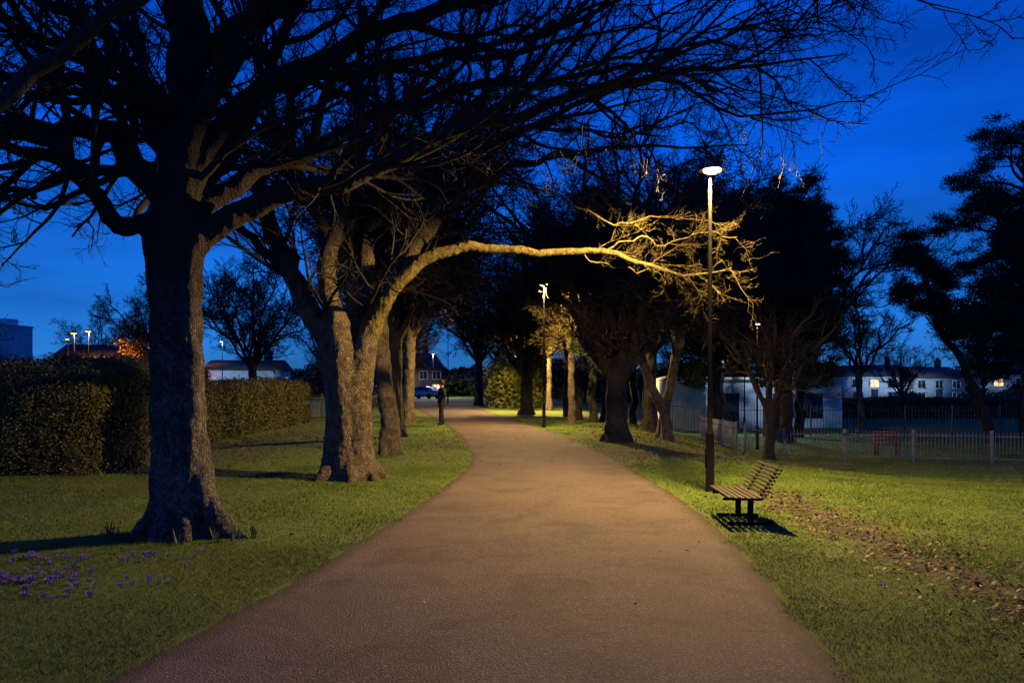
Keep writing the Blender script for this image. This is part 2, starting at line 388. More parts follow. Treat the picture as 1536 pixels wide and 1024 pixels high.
# ---- tree 2
g = np.random.default_rng(8)
T2 = thing('bare_tree', 'large bare tree with fluted trunk and long lamplit limb over path', 'tree', (-2.75, 13.6, 0))
limbs2 = [
 ([(-.15, 0, 1.5), (-.45, .05, 2.3), (-.78, .1, 3.0), (-1.1, .2, 3.6), (-1.45, .3, 4.4), (-1.9, .3, 5.6), (-2.4, .4, 7)], .25, .06),
 ([(-.1, -.05, 1.7), (-.2, -.1, 2.6), (-.38, -.1, 3.4), (-.3, -.1, 4.2), (.05, -.2, 5.2), (.2, -.3, 6.5), (.3, -.3, 8)], .22, .06),
 ([(0, .1, 1.9), (.1, .2, 3.2), (.25, .4, 4.3), (.5, .5, 5.5), (.6, .6, 7.5)], .22, .06),
 ([(.15, 0, 1.8), (.42, 0, 2.85), (.9, .1, 3.7), (1.5, .2, 4.5), (2.0, .2, 5.1), (2.6, .2, 6.2), (3.2, .1, 7.5)], .18, .04),
 ([(.18, -.08, 1.7), (.40, -.12, 2.5), (.70, -.2, 3.1), (1.05, -.25, 3.5), (1.45, -.25, 3.78), (1.9, -.25, 3.9), (2.5, -.2, 3.9), (3.2, -.15, 3.83), (3.8, -.1, 3.88), (4.4, -.05, 3.86), (4.9, 0, 3.70), (5.5, 0, 3.52), (6.0, 0, 3.48), (6.5, 0, 3.6)], .145, .006),
 ([(4.2, -.08, 3.86), (4.8, -.1, 4.05), (5.4, .0, 4.0), (6.0, -.1, 4.2), (6.5, -.1, 4.1)], .022, .005),
 ([(1.9, .2, 4.95), (2.5, .1, 5.0), (3.1, -.15, 4.9), (3.6, -.2, 4.72), (4.1, -.2, 4.45), (4.7, -.1, 4.3), (5.3, .0, 4.5), (5.9, .1, 4.45), (6.5, .1, 4.4)], .03, .005),
 ([(3.9, -.1, 3.87), (4.3, .1, 3.70), (4.9, .3, 3.6), (5.5, .4, 3.75), (6.1, .4, 3.72)], .017, .005),
 ([(4.0, -.2, 4.5), (4.15, -.2, 4.8), (4.1, -.1, 5.0)], .012, .005),
 ([(1.0, .2, 3.9), (1.6, .5, 5), (2.6, .8, 6), (4, 1, 6.8), (5.5, 1, 7.2), (7, 1, 7)], .13, .015),
 ([(.3, .4, 4.4), (1.2, .8, 5.8), (2.4, 1.2, 7.2), (3.6, 1.5, 8.5)], .13, .04),
 ([(-.8, .1, 3.0), (-1.7, .3, 4.1), (-2.7, .5, 4.7), (-3.8, .6, 5.2)], .12, .03),
 ([(-.3, -.1, 4.0), (-.8, -.3, 5.0), (-1.2, -.5, 6.2), (-1.4, -.7, 7.6)], .12, .04),
 ([(1.2, .15, 4.1), (2.0, .6, 5.1), (3.2, 1.0, 5.7), (4.6, 1.2, 6.0), (6.0, 1.3, 6.1), (7.2, 1.3, 6.1)], .11, .01),
 ([(0, -.2, 5.0), (.7, -.5, 6.0), (1.7, -.8, 6.8), (3, -1, 7.5)], .11, .03),
 ([(1.5, .2, 4.5), (2.2, .6, 5.6), (3.0, .9, 6.3), (4.6, 1.2, 6.3), (6.4, 1.4, 6.5)], .09, .01),
 ([(.6, .2, 4.2), (1.1, 1.2, 5.2), (1.8, 2.2, 6.2), (2.8, 3, 6.8)], .10, .02),
]
P2, R2 = limbset(limbs2, 28, .035, g)
P2[4] = catmull(limbs2[4][0], 28)+g.normal(0, .014, (28, 3))
tt = np.linspace(0, 1, 28); R2[4] = np.interp(tt, [0, .25, .45, .7, 1], [.145, .115, .075, .05, .006])
legs = [stem([(-.22, .05, -.15), (-.24, .02, .5), (-.2, 0, 1.2), (-.25, 0, 2.0), (-.45, .05, 2.7)], [.33, .24, .24, .25, .2], 20, 16),
        stem([(.2, -.15, -.15), (.17, -.12, .5), (.14, -.1, 1.2), (.2, -.08, 1.9), (.4, -.1, 2.7)], [.33, .24, .23, .22, .17], 20, 16),
        stem([(.02, .2, -.15), (0, .15, .6), (0, .12, 1.4), (.05, .15, 2.4)], [.36, .28, .28, .24], 20, 16),
        stem([(-.05, -.22, -.15), (-.05, -.18, .6), (-.08, -.15, 1.4), (-.12, -.12, 2.2), (-.2, -.1, 2.9)], [.28, .19, .22, .24, .15], 20, 16)]
me = fused('trunk', legs+roots(.38, 8, g, .45, 1.75, .11)+[(P2[i:i+1], R2[i:i+1], 12) for i in range(len(P2)) if limbs2[i][1] > .1 and i != 4], mat_bark2, .024, .032, 7, .22)
obj('trunk', me, T2)
me, _ = crown_mesh('crown', g, np.delete(P2, [4, 5, 6, 7, 8], 0), np.delete(R2, [4, 5, 6, 7, 8], 0), hero_spec(.0056, 12), mat_twig, 10)
obj('crown', me, T2)
A, B_ = P2[[4]], R2[[4]]
spec = [dict(n=15, t0=.66, ang=(20, 60), Lmean=1.0, Lvar=.4, taper_len=.35, rk=.009, rmin=.0034, nseg=9, wig=.13, trop=-.005, sides=6, flat=.8),
        dict(n=8, t0=.2, ang=(28, 60), ratio=.5, Lvar=.35, taper_len=.3, rk=.008, rmin=.0027, nseg=5, wig=.15, trop=.03, sides=4),
        dict(n=5, t0=.25, ang=(30, 60), ratio=.45, Lvar=.35, taper_len=.3, rk=.008, rmin=.0023, nseg=3, wig=.15, trop=.08, sides=3)]
sp2 = copy.deepcopy(spec); sp2[0]['t0'] = .5; sp2[0]['n'] = 8; sp2[0]['Lmean'] = .7
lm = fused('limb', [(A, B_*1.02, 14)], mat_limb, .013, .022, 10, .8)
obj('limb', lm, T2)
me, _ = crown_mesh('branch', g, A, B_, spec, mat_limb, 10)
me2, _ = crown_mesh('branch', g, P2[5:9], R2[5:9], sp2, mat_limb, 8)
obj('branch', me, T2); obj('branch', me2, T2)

# ---- generic bare trees
def bare_tree(seed, H, r, fork, spread, label, loc, nl=8, lean=(0, 0), rmin=.009, mat=None, voxel=.045, n1=9, dens=(7, 6, 4), Lk=.21, tw=None):
    g = np.random.default_rng(seed)
    e = thing('bare_tree', label, 'tree', loc)
    mat = mat or mat_bark3
    lx, ly = lean
    tp = (lx*fork, ly*fork, fork)
    limbs = []
    for i in range(nl):
        a = 2*math.pi*(i+g.uniform(-.3, .3))/nl; c, s_ = math.cos(a), math.sin(a)
        u = g.uniform(.35, 1)*spread; hh = H*g.uniform(.75, 1)-fork
        b = (tp[0], tp[1], fork-.2)
        limbs.append(([b, (b[0]+c*u*.25, b[1]+s_*u*.25, fork+hh*.22), (b[0]+c*u*.5+g.normal(0, .2), b[1]+s_*u*.5+g.normal(0, .2), fork+hh*.45), (b[0]+c*u*.8+g.normal(0, .3), b[1]+s_*u*.8, fork+hh*.72), (b[0]+c*u+lx, b[1]+s_*u, fork+hh*(1-.15*u/spread))], r*g.uniform(.42, .58), .03))
    limbs.append(([(tp[0], tp[1], fork-.2), (tp[0]+.1, tp[1], fork+(H-fork)*.5), (tp[0]-.1, tp[1]+.1, H)], r*.6, .03))
    P, R = limbset(limbs, 16, .07, g)
    st = stem([(0, 0, -.2), (lx*.2+.0, ly*.2, fork*.25), (lx*fork*.55+g.normal(0, .04), ly*fork*.5, fork*.6), (tp[0], tp[1], fork+.1)], [r*1.5, r*1.05, r*.95, r*.95], 16, 16)
    me = fused('trunk', [st]+roots(r*.9, 5, g, r*1.2, 1.8, r*.35)+[(P[i:i+1, :9], R[i:i+1, :9], 10) for i in range(len(P))], mat, voxel, .04, 6)
    obj('trunk', me, e)
    me, _ = crown_mesh('crown', g, P, R, [
        dict(n=n1, t0=.12, ang=(28, 65), Lmean=H*Lk, Lvar=.35, taper_len=.35, rk=.022, rmin=rmin*1.5, nseg=6, wig=.17, trop=.04, sides=5),
        dict(n=dens[0], t0=.15, ang=(28, 60), ratio=.55, Lvar=.35, taper_len=.35, rk=.018, rmin=rmin*1.2, nseg=4, wig=.18, trop=.05, sides=4),
        dict(n=dens[1], t0=.15, ang=(28, 60), ratio=.55, Lvar=.35, taper_len=.3, rk=.015, rmin=rmin, nseg=3, wig=.16, trop=.06, sides=3),
        dict(n=dens[2], t0=.2, ang=(28, 60), ratio=.5, Lvar=.3, taper_len=.3, rk=.015, rmin=rmin*.8, nseg=2, wig=.15, trop=.06, sides=3)], tw or mat_twig, 8)
    obj('crown', me, e)
    return e
GRP = 'bare trees along the path'
def gl(x, y): return (x, y, float(gz(x, y)))
T0 = thing('bare_tree', 'bare tree reaching a pale brown limb over the lawn', 'tree', (-5.9, 5.6, 0))
g = np.random.default_rng(21)
l0 = [([(0, 0, 1.8), (.7, .1, 2.6), (1.6, .25, 3.35), (2.3, .3, 3.85), (3.0, .4, 4.5), (3.7, .5, 5.3)], .11, .04),
      ([(0, 0, 1.8), (-.4, .5, 3.5), (-.8, 1.0, 5.5)], .16, .05), ([(0, 0, 1.8), (.3, 1.0, 3.6), (.9, 2, 5.2), (1.5, 3, 6.3)], .15, .04)]
P0, R0 = limbset(l0, 22, .035, g)
obj('trunk', fused('trunk', [stem([(0, 0, -.2), (0, 0, .5), (0, 0, 2)], [.4, .28, .25], 14, 16)]+[(P0[i:i+1, :], R0[i:i+1, :], 12) for i in range(3)], mat_bark2, .025, .02), T0)
sp = hero_spec(.004, 7); sp[0]['t0'] = .5; sp[0]['Lmean'] = 1.1
obj('crown', crown_mesh('crown', g, P0, R0, sp, mat_twig, 10)[0], T0)

tA = bare_tree(31, 9.0, .31, 1.7, 5.0, 'bare tree forking low on grass beside the path', gl(2.95, 22.4), nl=9, n1=11)
tA['group'] = GRP
tB = bare_tree(32, 8.5, .20, 3.2, 3.3, 'slim bare tree with lamplit trunk on the grass verge', gl(-2.78, 18.2), nl=6, lean=(-.08, 0), mat=mat_bark2); tB['group'] = GRP
tC = bare_tree(33, 10, .26, 3.0, 4.8, 'tall bare tree with dense twigs on park grass', gl(-3.6, 24.5), nl=9, rmin=.013, n1=12, Lk=.24); tC['group'] = GRP
tD = bare_tree(34, 7.8, .16, 1.6, 3.6, 'small spreading bare tree beside the metal fence', gl(7.75, 24.0), nl=6, rmin=.008, n1=9, dens=(6, 5, 3)); tD['group'] = GRP
tE = bare_tree(35, 7.5, .15, 2.6, 2.4, 'thin leaning bare tree with golden lamplit bark', gl(4.75, 24.3), nl=4, lean=(-.34, 0), mat=mat_bark2); tE['group'] = GRP
copy_thing(tE, gl(4.75, 25.2), 1.9, 1.0)
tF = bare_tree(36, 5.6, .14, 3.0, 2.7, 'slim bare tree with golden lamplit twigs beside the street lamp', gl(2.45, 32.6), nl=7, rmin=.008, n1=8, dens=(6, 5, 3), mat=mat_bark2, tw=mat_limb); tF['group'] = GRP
copy_thing(tF, gl(2.3, 49.5), 2.2, 1.15, 'slim bare tree with golden lamplit trunk in the park')
dense = 'bare tree with dense dark crown in the park'
for src, x, y, rz, s in [(tC, 5.3, 30.5, 1.1, 1.0), (tC, 12.4, 36, 2.2, 1.05), (tC, 13.4, 53, 3.4, 1.1), (tA, .8, 43, .6, 1.1), (tC, -2.6, 62, 4.1, 1.15),
                         (tC, 2.0, 57, .3, 1.1), (tA, 5.5, 45, 5.0, 1.1), (tC, -6.2, 42, 2.9, 1.0), (tC, -14, 43, 5.5, .85), (tA, -9.5, 66, 1.9, 1.1),
                         (tC, -1.2, 78, 1.2, 1.2), (tA, 7.5, 60, 3.6, 1.2), (tC, -36.5, 82, 2.0, 1.15), (tA, -17, 75, 1.3, 1.0), (tC, 14.5, 58, .9, 1.1), (tA, -50, 97, 1.0, 1.1),
                         (tB, -4.3, 33, 4.5, 1.15), (tC, -13, 95, .5, 1.2), (tB, 21.5, 49, .5, 1.0), (tC, 4.2, 35, 4.6, 1.0), (tC, 6.6, 38.5, 5.6, 1.1), (tA, 44, 90, 2.6, .8), (tC, 58, 98, 3.6, .8)]:
    copy_thing(src, gl(x, y), rz, s, dense)

# ---- pines
def needles(g, C, rad, k, ln, w):
    n = len(C); c = np.repeat(C, k, 0); rr = np.repeat(rad*g.uniform(.6, 1.3, (n, 1)), k, 0)
    d = norm(g.normal(0, 1, (n*k, 3))); d[:, 2] = d[:, 2]*.55
    p = c+d*(rr*g.uniform(.05, 1, (n*k, 1)))
    dd = norm(d+g.normal(0, .5, (n*k, 3))+np.array([0, 0, .35])); sd = norm(np.cross(dd, g.normal(0, 1, (n*k, 3))))
    L = ln*g.uniform(.6, 1.3, (n*k, 1))
    V = np.stack([p-sd*w, p+sd*w, p+dd*L], 1).reshape(-1, 3)
    return V, np.arange(len(V)).reshape(-1, 3)
def pine(seed, pts, radii, label, loc, nb=20, bl=2.4, t0=.35, rad=.42, k=120, sub=5):
    g = np.random.default_rng(seed)
    e = thing('pine_tree', label, 'tree', loc, group='evergreen pines in the park')
    p = catmull([(*a, r) for a, r in zip(pts, radii)], 24)
    p[2:-1, :2] += g.normal(0, .06, (21, 2))
    P, R = p[None, :, :3], p[None, :, 3]
    v, f, _ = tubes(P, R, 14)
    Q, RR, L = spawn(g, P, R, n=nb, t0=t0, ang=(50, 88), Lmean=bl, Lvar=.45, taper_len=.4, rk=.03, rmin=.02, nseg=7, wig=.2, trop=.05)
    v2, f2, _ = tubes(Q, RR, 6)
    Q2, RR2, L2 = spawn(g, Q, RR, n=sub, t0=.4, ang=(30, 70), Lmean=L*.42, Lvar=.4, taper_len=.3, rk=.03, rmin=.012, nseg=3, wig=.15, trop=.1)
    v3, f3, _ = tubes(Q2, RR2, 4)
    obj('trunk', mesh_np('trunk', v, f, mat_bark3, True), e)
    obj('branch', mesh_np('branch', np.concatenate([v2, v3]), np.concatenate([f2, f3+len(v2)]), mat_bark3, True), e)
    C = np.concatenate([Q2[:, -1], Q[:, -1], Q[:, -2]]) if sub < 7 else np.concatenate([Q2[:, -1], Q2[:, 2], Q[:, -1], Q[:, -2]])
    C = C+g.normal(0, .12, C.shape)
    nv, nf = needles(g, C, rad, k, .2, .024)
    obj('crown', mesh_np('crown', nv, nf, mat_needle), e)
    return e
pA = pine(51, [(0, 0, -.2), (-.6, 0, 1.8), (-1.7, 0, 4.0), (-2.6, 0, 5.6), (-3.1, 0, 7.4), (-3.2, .2, 9.0)], [.24, .19, .16, .14, .11, .05], 'leaning dark pine with clumped crown behind the fence', gl(21.8, 36), 22, 2.0, .45, .55, 190)
pB = pine(52, [(0, 0, -.2), (.1, 0, 4), (-.2, 0, 8), (0, 0, 11), (-.1, 0, 13.2)], [.30, .24, .2, .14, .05], 'tall dark pine with irregular crown behind the fence', gl(24.2, 37.5), 56, 3.7, .28, .62, 190, 6)
pC = pine(53, [(0, 0, -.2), (.05, 0, 3), (-.05, 0, 7), (0, 0, 10.4)], [.26, .22, .16, .05], 'dense dark evergreen pine in the park', gl(14.2, 39.5), 52, 2.8, .3, .46, 110, 8)
pD = pine(54, [(0, 0, -.2), (.05, 0, 3), (-.1, 0, 6), (0, 0, 9)], [.20, .17, .14, .05], 'straight-trunked dark pine beside the path', gl(3.0, 36), 26, 2.4, .42, .4, 80, 7)
copy_thing(pD, gl(2.75, 40), 1.2, 1.0); copy_thing(pD, gl(3.45, 33.8), 2.2, .98); copy_thing(pD, gl(3.95, 31.6), 3.9, .97)
copy_thing(pC, gl(9.7, 38), 3.0, 1.0); copy_thing(pD, gl(6.0, 39.5), 5.0, 1.1); copy_thing(pC, gl(11.4, 43.4), 2.2, 1.12); copy_thing(pC, gl(12.6, 37.6), 4.2, 1.02)
copy_thing(pB, gl(32, 49), 1.2, .85); copy_thing(pC, gl(17.8, 60), 1.0, .8); copy_thing(pB, gl(27.6, 40), 3.2, .82)

# ------------------------------------------------------------------ setting
xs = np.unique(np.concatenate([np.linspace(-400, -60, 12), np.arange(-60, 60.1, .75), np.linspace(60, 400, 12)]))
ys = np.unique(np.concatenate([np.linspace(-80, -12, 8), np.arange(-12, 70, .75), np.linspace(70, 700, 20)]))
gx, gy = np.meshgrid(xs, ys); V = np.stack([gx, gy, gz(gx, gy)], -1).reshape(-1, 3)
nx = len(xs); i = np.arange(len(ys)-1)[:, None]*nx+np.arange(nx-1)[None, :]
F = np.stack([i, i+1, i+nx+1, i+nx], -1).reshape(-1, 4)
o = obj('ground', mesh_np('ground', V, F, mat_ground, True)); tag(o, 'mown park lawn with worn muddy patches', None, kind='structure')

yy = np.concatenate([np.arange(-15, 50, .12), np.arange(50, 147, .8)])
nu = 9; rows = []
for q, y in enumerate(yy):
    jl = .05*noise.noise((0, y*1.7, 3))+.03*noise.noise((5, y*7, 3)); jr = .05*noise.noise((9, y*1.7, 3))+.03*noise.noise((15, y*7, 3))
    a, b = float(pathL(y))+jl, float(pathR(y))+jr
    rows.append([(a+(b-a)*u/(nu-1), y, .004+.02*math.sin(math.pi*u/(nu-1))) for u in range(nu)])
V = np.array(rows).reshape(-1, 3); n = len(yy); i = np.arange(n-1)[:, None]*nu+np.arange(nu-1)[None, :]
F = np.stack([i, i+1, i+nu+1, i+nu], -1).reshape(-1, 4)
me = mesh_np('path', V, F, mat_path, True)
uvl = me.uv_layers.new(name='UVMap'); li = np.empty(len(me.loops), np.int32); me.loops.foreach_get('vertex_index', li)
uvc = np.stack([(li % nu)/(nu-1), (li//nu)/10.0], -1).astype(np.float32); uvl.data.foreach_set('uv', uvc.ravel())
o = obj('path', me); tag(o, 'worn reddish-brown asphalt park path', None, kind='structure')

def blades(n, y0, y1, hm, w):
    y = np.sqrt(rng.uniform(y0*y0, y1*y1, n)); x = rng.uniform(-.70, .70, n)*y*1.0
    L, R = pathL(y), pathR(y); e = .05*np.sin(y*5+x)+rng.normal(0, .035, n)
    keep = (x < L+e) | (x > R+e)
    md = np.abs(x-3.75+.35*np.sin(y*1.9)+.2*np.sin(y*4.1+1)+.12*np.sin(y*9.3))
    mud = (md < .7) & (y < 11.5) & (rng.random(n) < .8*np.clip(1.3-md/.5, 0, 1))
    mud |= (np.abs(y-18.6) < 1.1) & (x > 2.2) & (x < 7.5) & (rng.random(n) < .75)
    mud |= (x < -5.8) & (x > -8) & (y > 15) & (rng.random(n) < .6)
    mud |= np.hypot(x+3.5, y-8.57) < .42
    mud |= np.hypot(x+2.75, y-13.6) < .5
    keep &= ~mud; x = x[keep]; y = y[keep]; n = len(x)
    z = gz(x, y); h = hm*rng.uniform(.5, 1.4, n)*(1+.4*np.sin(x*2.1+y*.8)*np.sin(y*1.7-x)); a = rng.uniform(0, math.pi, n)
    w = w*rng.uniform(.7, 1.3, n)
    cx, cy = np.cos(a)*w/2, np.sin(a)*w/2
    lx, ly = rng.normal(0, .9, n)*h, rng.normal(0, .9, n)*h
    return np.stack([np.stack([x-cx, y-cy, z-.005], -1), np.stack([x+cx, y+cy, z-.005], -1), np.stack([x+lx, y+ly, z+h*.85], -1)], 1).reshape(-1, 3)
Vb = np.concatenate([blades(240000, 3.2, 8, .024, .0045), blades(250000, 8, 16, .027, .009), blades(170000, 16, 40, .035, .022)])
o = obj('grass', mesh_np('grass', Vb, np.arange(len(Vb)).reshape(-1, 3), mat_blade)); tag(o, 'short green lawn grass beside the path', 'grass', kind='stuff')

def litter(n, fx, s0=.008, s1=.02):
    x, y = fx(n); a = rng.uniform(0, 6.28, n); s = rng.uniform(s0, s1, n)*(1+y/15)
    z = gz(x, y)+.012+rng.uniform(0, .012, n)
    dx = np.stack([np.cos(a), np.sin(a), rng.normal(0, .35, n)], -1)*s[:, None]; dy = np.stack([-np.sin(a), np.cos(a), rng.normal(0, .35, n)], -1)*s[:, None]*.6
    c = np.stack([x, y, z], -1)
    return np.stack([c-dx, c-dy, c+dx, c+dy], 1).reshape(-1, 3)
LV = np.concatenate([litter(2600, lambda n: (3.8+rng.normal(0, .45, n), rng.uniform(4.2, 12, n))),
                     litter(900, lambda n: (rng.uniform(-7.8, -5.5, n), rng.uniform(14, 28, n))),
                     litter(120, lambda n: (rng.uniform(-1, 2.2, n)*1.0, rng.uniform(5, 25, n)), .01, .016),
                     litter(700, lambda n: (rng.uniform(2.6, 8, n), rng.uniform(17, 30, n))),
                     litter(500, lambda n: (rng.uniform(-7, -2, n), rng.uniform(5, 18, n)))])
o = obj('fallen_leaves', mesh_np('fallen_leaves', LV, np.arange(len(LV)).reshape(-1, 4), mat_litter)); tag(o, 'scattered brown dead leaves on mud and grass', 'leaves', kind='stuff')

# crocuses
mat_croc = simple('purple_petals', (.22, .10, .50), .5, var=.3, scale=40)
mat_cleaf = simple('crocus_leaf_green', (.04, .09, .03), .5)
def crocus_mesh(g):
    V = []; F = []; mi = []
    for kx in range(2):
        ox, oy = g.normal(0, .025, 2); h = g.uniform(.05, .075)
        for p_ in range(6):
            a = p_*math.pi/3+g.uniform(-.1, .1); c, s_ = math.cos(a), math.sin(a); b = len(V); w = .009
            V += [(ox, oy, h*.5), (ox+c*.014-s_*w, oy+s_*.014+c*w, h*.8), (ox+c*.02, oy+s_*.02, h*1.25), (ox+c*.014+s_*w, oy+s_*.014-c*w, h*.8)]
            F.append([b, b+1, b+2, b+3]); mi.append(0)
        b = len(V); V += [(ox-.003, oy, 0), (ox+.003, oy, 0), (ox+.002, oy, h*.55), (ox-.002, oy, h*.55)]; F.append([b, b+1, b+2, b+3]); mi.append(1)
    for p_ in range(7):
        a = g.uniform(0, 6.28); c, s_ = math.cos(a), math.sin(a); b = len(V); q = g.uniform(.03, .06)
        V += [(c*.01-s_*.002, s_*.01+c*.002, 0), (c*.01+s_*.002, s_*.01-c*.002, 0), (c*q+s_*.002, s_*q-c*.002, .05), (c*q-s_*.002, s_*q+c*.002, .05)]; F.append([b, b+1, b+2, b+3]); mi.append(1)
    return mesh_np('crocus', np.array(V), np.array(F), [mat_croc, mat_cleaf], midx=mi)
g = np.random.default_rng(77)
cms = [crocus_mesh(g) for _ in range(3)]
cp = []
for cx, cy, n, sx, sy in [(-4.15, 6.45, 70, .28, .2), (-4.2, 7.3, 30, .6, .12), (-3.7, 6.55, 14, .3, .2), (-3.1, 6.45, 9, .3, .1), (-3.3, 7.2, 9, .3, .12), (-3.5, 6.0, 9, .3, .06)]:
    for _ in range(n): cp.append((cx+g.normal(0, sx), cy+g.normal(0, sy)))
cp += [(2.91, 6.25)]
for x, y in cp:
    o = obj('crocus_flower', random.choice(cms), None, (x, y, 0), (0, 0, g.uniform(0, 6))); o.scale = (g.uniform(.5, .72),)*3
    tag(o, 'small purple crocus blooming in the grass', 'flower', 'purple crocuses in the lawn')
for x, y in [(-4.15, 8.25), (-4.0, 8.15), (-3.0, 8.1), (-2.85, 8.2), (-3.35, 8.0), (-2.7, 8.35), (-4.3, 8.5)]:
    V = []; F = []
    for _ in range(16):
        a = g.uniform(0, 6.28); c, s_ = math.cos(a), math.sin(a); b = len(V); q = g.uniform(.01, .07); h = g.uniform(.08, .16); ox, oy = g.normal(0, .03, 2)
        V += [(ox-s_*.006, oy+c*.006, 0), (ox+s_*.006, oy-c*.006, 0), (ox+c*q+s_*.003, oy+s_*q-c*.003, h), (ox+c*q-s_*.003, oy+s_*q+c*.003, h)]; F.append([b, b+1, b+2, b+3])
    o = obj('daffodil_shoot', mesh_np('daffodil_shoot', np.array(V), np.array(F), mat_cleaf), None, (x, y, 0)); tag(o, 'tuft of green leaf shoots at the tree foot', 'plant', 'leaf shoots around the tree foot')

# ------------------------------------------------------------------ hedges
def hedge(x0, x1, y0, y1, h, n, size, seed, label, mat=mat_hedge, rnd=.35, name='hedge', cat='hedge'):
    g = np.random.default_rng(seed)
    cx, cy = (x0+x1)/2, (y0+y1)/2; ax, ay = (x1-x0)/2, (y1-y0)/2
    z0 = float(gz(cx, cy))
    faces = g.choice(5, n, p=np.array([ay*h, ay*h, ax*h, ax*h, ax*ay*2])/(2*ay*h+2*ax*h+2*ax*ay))
    u = g.uniform(-1, 1, n); v = g.uniform(0, 1, n)
    p = np.zeros((n, 3))
    p[:, 0] = np.where(faces == 0, -ax, np.where(faces == 1, ax, u*ax)); p[:, 1] = np.where(faces == 2, -ay, np.where(faces == 3, ay, np.where(faces == 4, (2*v-1)*ay, u*ay)))
    p[:, 2] = np.where(faces == 4, h, v*h)
    def shape(p, push):
        q = p.copy()
        lim = np.array([ax-rnd, ay-rnd])
        inner = np.stack([np.clip(q[:, 0], -lim[0], lim[0]), np.clip(q[:, 1], -lim[1], lim[1]), np.clip(q[:, 2], -9, h-rnd)], -1)
        d = q-inner; L = np.linalg.norm(d, axis=1, keepdims=True)+1e-9
        q = inner+d/L*np.minimum(L, rnd)
        nn = d/L
        b = np.array([noise.noise((a[0]*.9+cx, a[1]*.9+cy, a[2]*.9))*.18+noise.noise((a[0]*3+cx, a[1]*3+cy, a[2]*3))*.1 for a in q])
        return q+nn*(b[:, None]+push), nn
    q, nn = shape(p, 0)
    q = q+nn*g.normal(0, .045, (n, 1))+g.normal(0, .03, (n, 3))
    d1 = norm(g.normal(0, 1, (n, 3))); d2 = norm(np.cross(d1, nn+g.normal(0, .4, (n, 3)))); s = size*g.uniform(.6, 1.3, (n, 1))
    V = np.stack([q-d1*s, q-d2*s*.6, q+d1*s, q+d2*s*.6], 1).reshape(-1, 3); F = np.arange(len(V)).reshape(-1, 4)
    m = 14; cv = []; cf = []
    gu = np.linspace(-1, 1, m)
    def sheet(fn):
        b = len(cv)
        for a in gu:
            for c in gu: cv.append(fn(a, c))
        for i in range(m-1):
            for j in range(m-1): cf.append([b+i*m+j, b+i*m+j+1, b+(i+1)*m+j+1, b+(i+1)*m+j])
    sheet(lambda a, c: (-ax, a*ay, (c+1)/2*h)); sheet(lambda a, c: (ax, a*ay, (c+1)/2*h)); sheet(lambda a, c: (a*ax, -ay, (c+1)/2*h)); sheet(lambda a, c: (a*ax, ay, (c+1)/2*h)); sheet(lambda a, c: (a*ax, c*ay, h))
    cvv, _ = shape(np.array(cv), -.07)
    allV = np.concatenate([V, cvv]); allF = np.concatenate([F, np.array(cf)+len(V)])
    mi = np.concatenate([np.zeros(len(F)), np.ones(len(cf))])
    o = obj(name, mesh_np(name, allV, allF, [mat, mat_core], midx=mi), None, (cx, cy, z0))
    return tag(o, label, cat)
hedge(-13.5, -7.2, 14.0, 16.0, 2.05, 100000, .022, 1, 'thick clipped olive-green hedge beside the lawn', rnd=.75)
hedge(-10.4, -8.3, 17.0, 20.5, 2.15, 34000, .028, 2, 'rounded clipped dark hedge section on the lawn edge', rnd=.6)
hedge(-10.0, -8.5, 21.3, 33.5, 1.65, 50000, .033, 3, 'long clipped hedge running along the lawn edge', rnd=.3)
hedge(-40, -12, 30, 32, 2.3, 26000, .06, 4, 'long dark hedge bounding the park', mat_bush)
hedge(12, 46, 62, 64, 1.5, 20000, .09, 6, 'dark boundary hedge before the houses', mat_bush)
hedge(-13, -9, 58, 60, 1.2, 9000, .07, 7, 'low dark hedge near the road', mat_bush)
def bush(loc, r, h, n, seed, label, mat=mat_bush, name='bush', size=.16, sx=1):
    g = np.random.default_rng(seed)
    C = norm(g.normal(0, 1, (40, 3)))*g.uniform(.3, .85, (40, 1)); C[:, 2] = np.abs(C[:, 2])
    C = C*np.array([r*sx, r, h])
    c = C[g.integers(0, 40, n)]+norm(g.normal(0, 1, (n, 3)))*g.uniform(.2, 1, (n, 1))**.5*np.array([r*.33, r*.33, h*.25])
    c[:, 2] = np.abs(c[:, 2]); d1 = norm(g.normal(0, 1, (n, 3))); d2 = norm(g.normal(0, 1, (n, 3))); s = size*g.uniform(.5, 1.3, (n, 1))
    V = np.stack([c-d1*s, c-d2*s*.5, c+d1*s, c+d2*s*.5], 1).reshape(-1, 3)
    o = obj(name, mesh_np(name, V, np.arange(len(V)).reshape(-1, 4), mat), None, loc); return tag(o, label, 'bush')
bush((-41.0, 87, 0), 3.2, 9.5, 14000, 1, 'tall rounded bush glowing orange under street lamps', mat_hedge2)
bush((-33, 60, 0), 1.6, 3.4, 7000, 2, 'dark evergreen bush beyond the hedge')
bush((-41, 62, 0), 4.0, 5.2, 9000, 3, 'dark evergreen bush beyond the hedge')
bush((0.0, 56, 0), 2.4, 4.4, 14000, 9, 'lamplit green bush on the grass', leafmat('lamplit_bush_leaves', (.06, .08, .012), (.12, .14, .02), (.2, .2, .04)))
bush((-1.5, 100, 0), 4, 5, 12000, 10, 'dark bush behind the path')
bush((40, 80, -1), 3, 2.4, 7000, 12, 'dark garden bush before the houses')
bush((51, 85, -1), 3.5, 2.8, 7000, 13, 'dark garden bush before the houses')
bush((61, 95, -1), 3.5, 3.4, 7000, 15, 'dark garden bush before the houses')
bush((-21, 88, 0), 2.6, 4.2, 9000, 14, 'dark bush beyond the hedge')
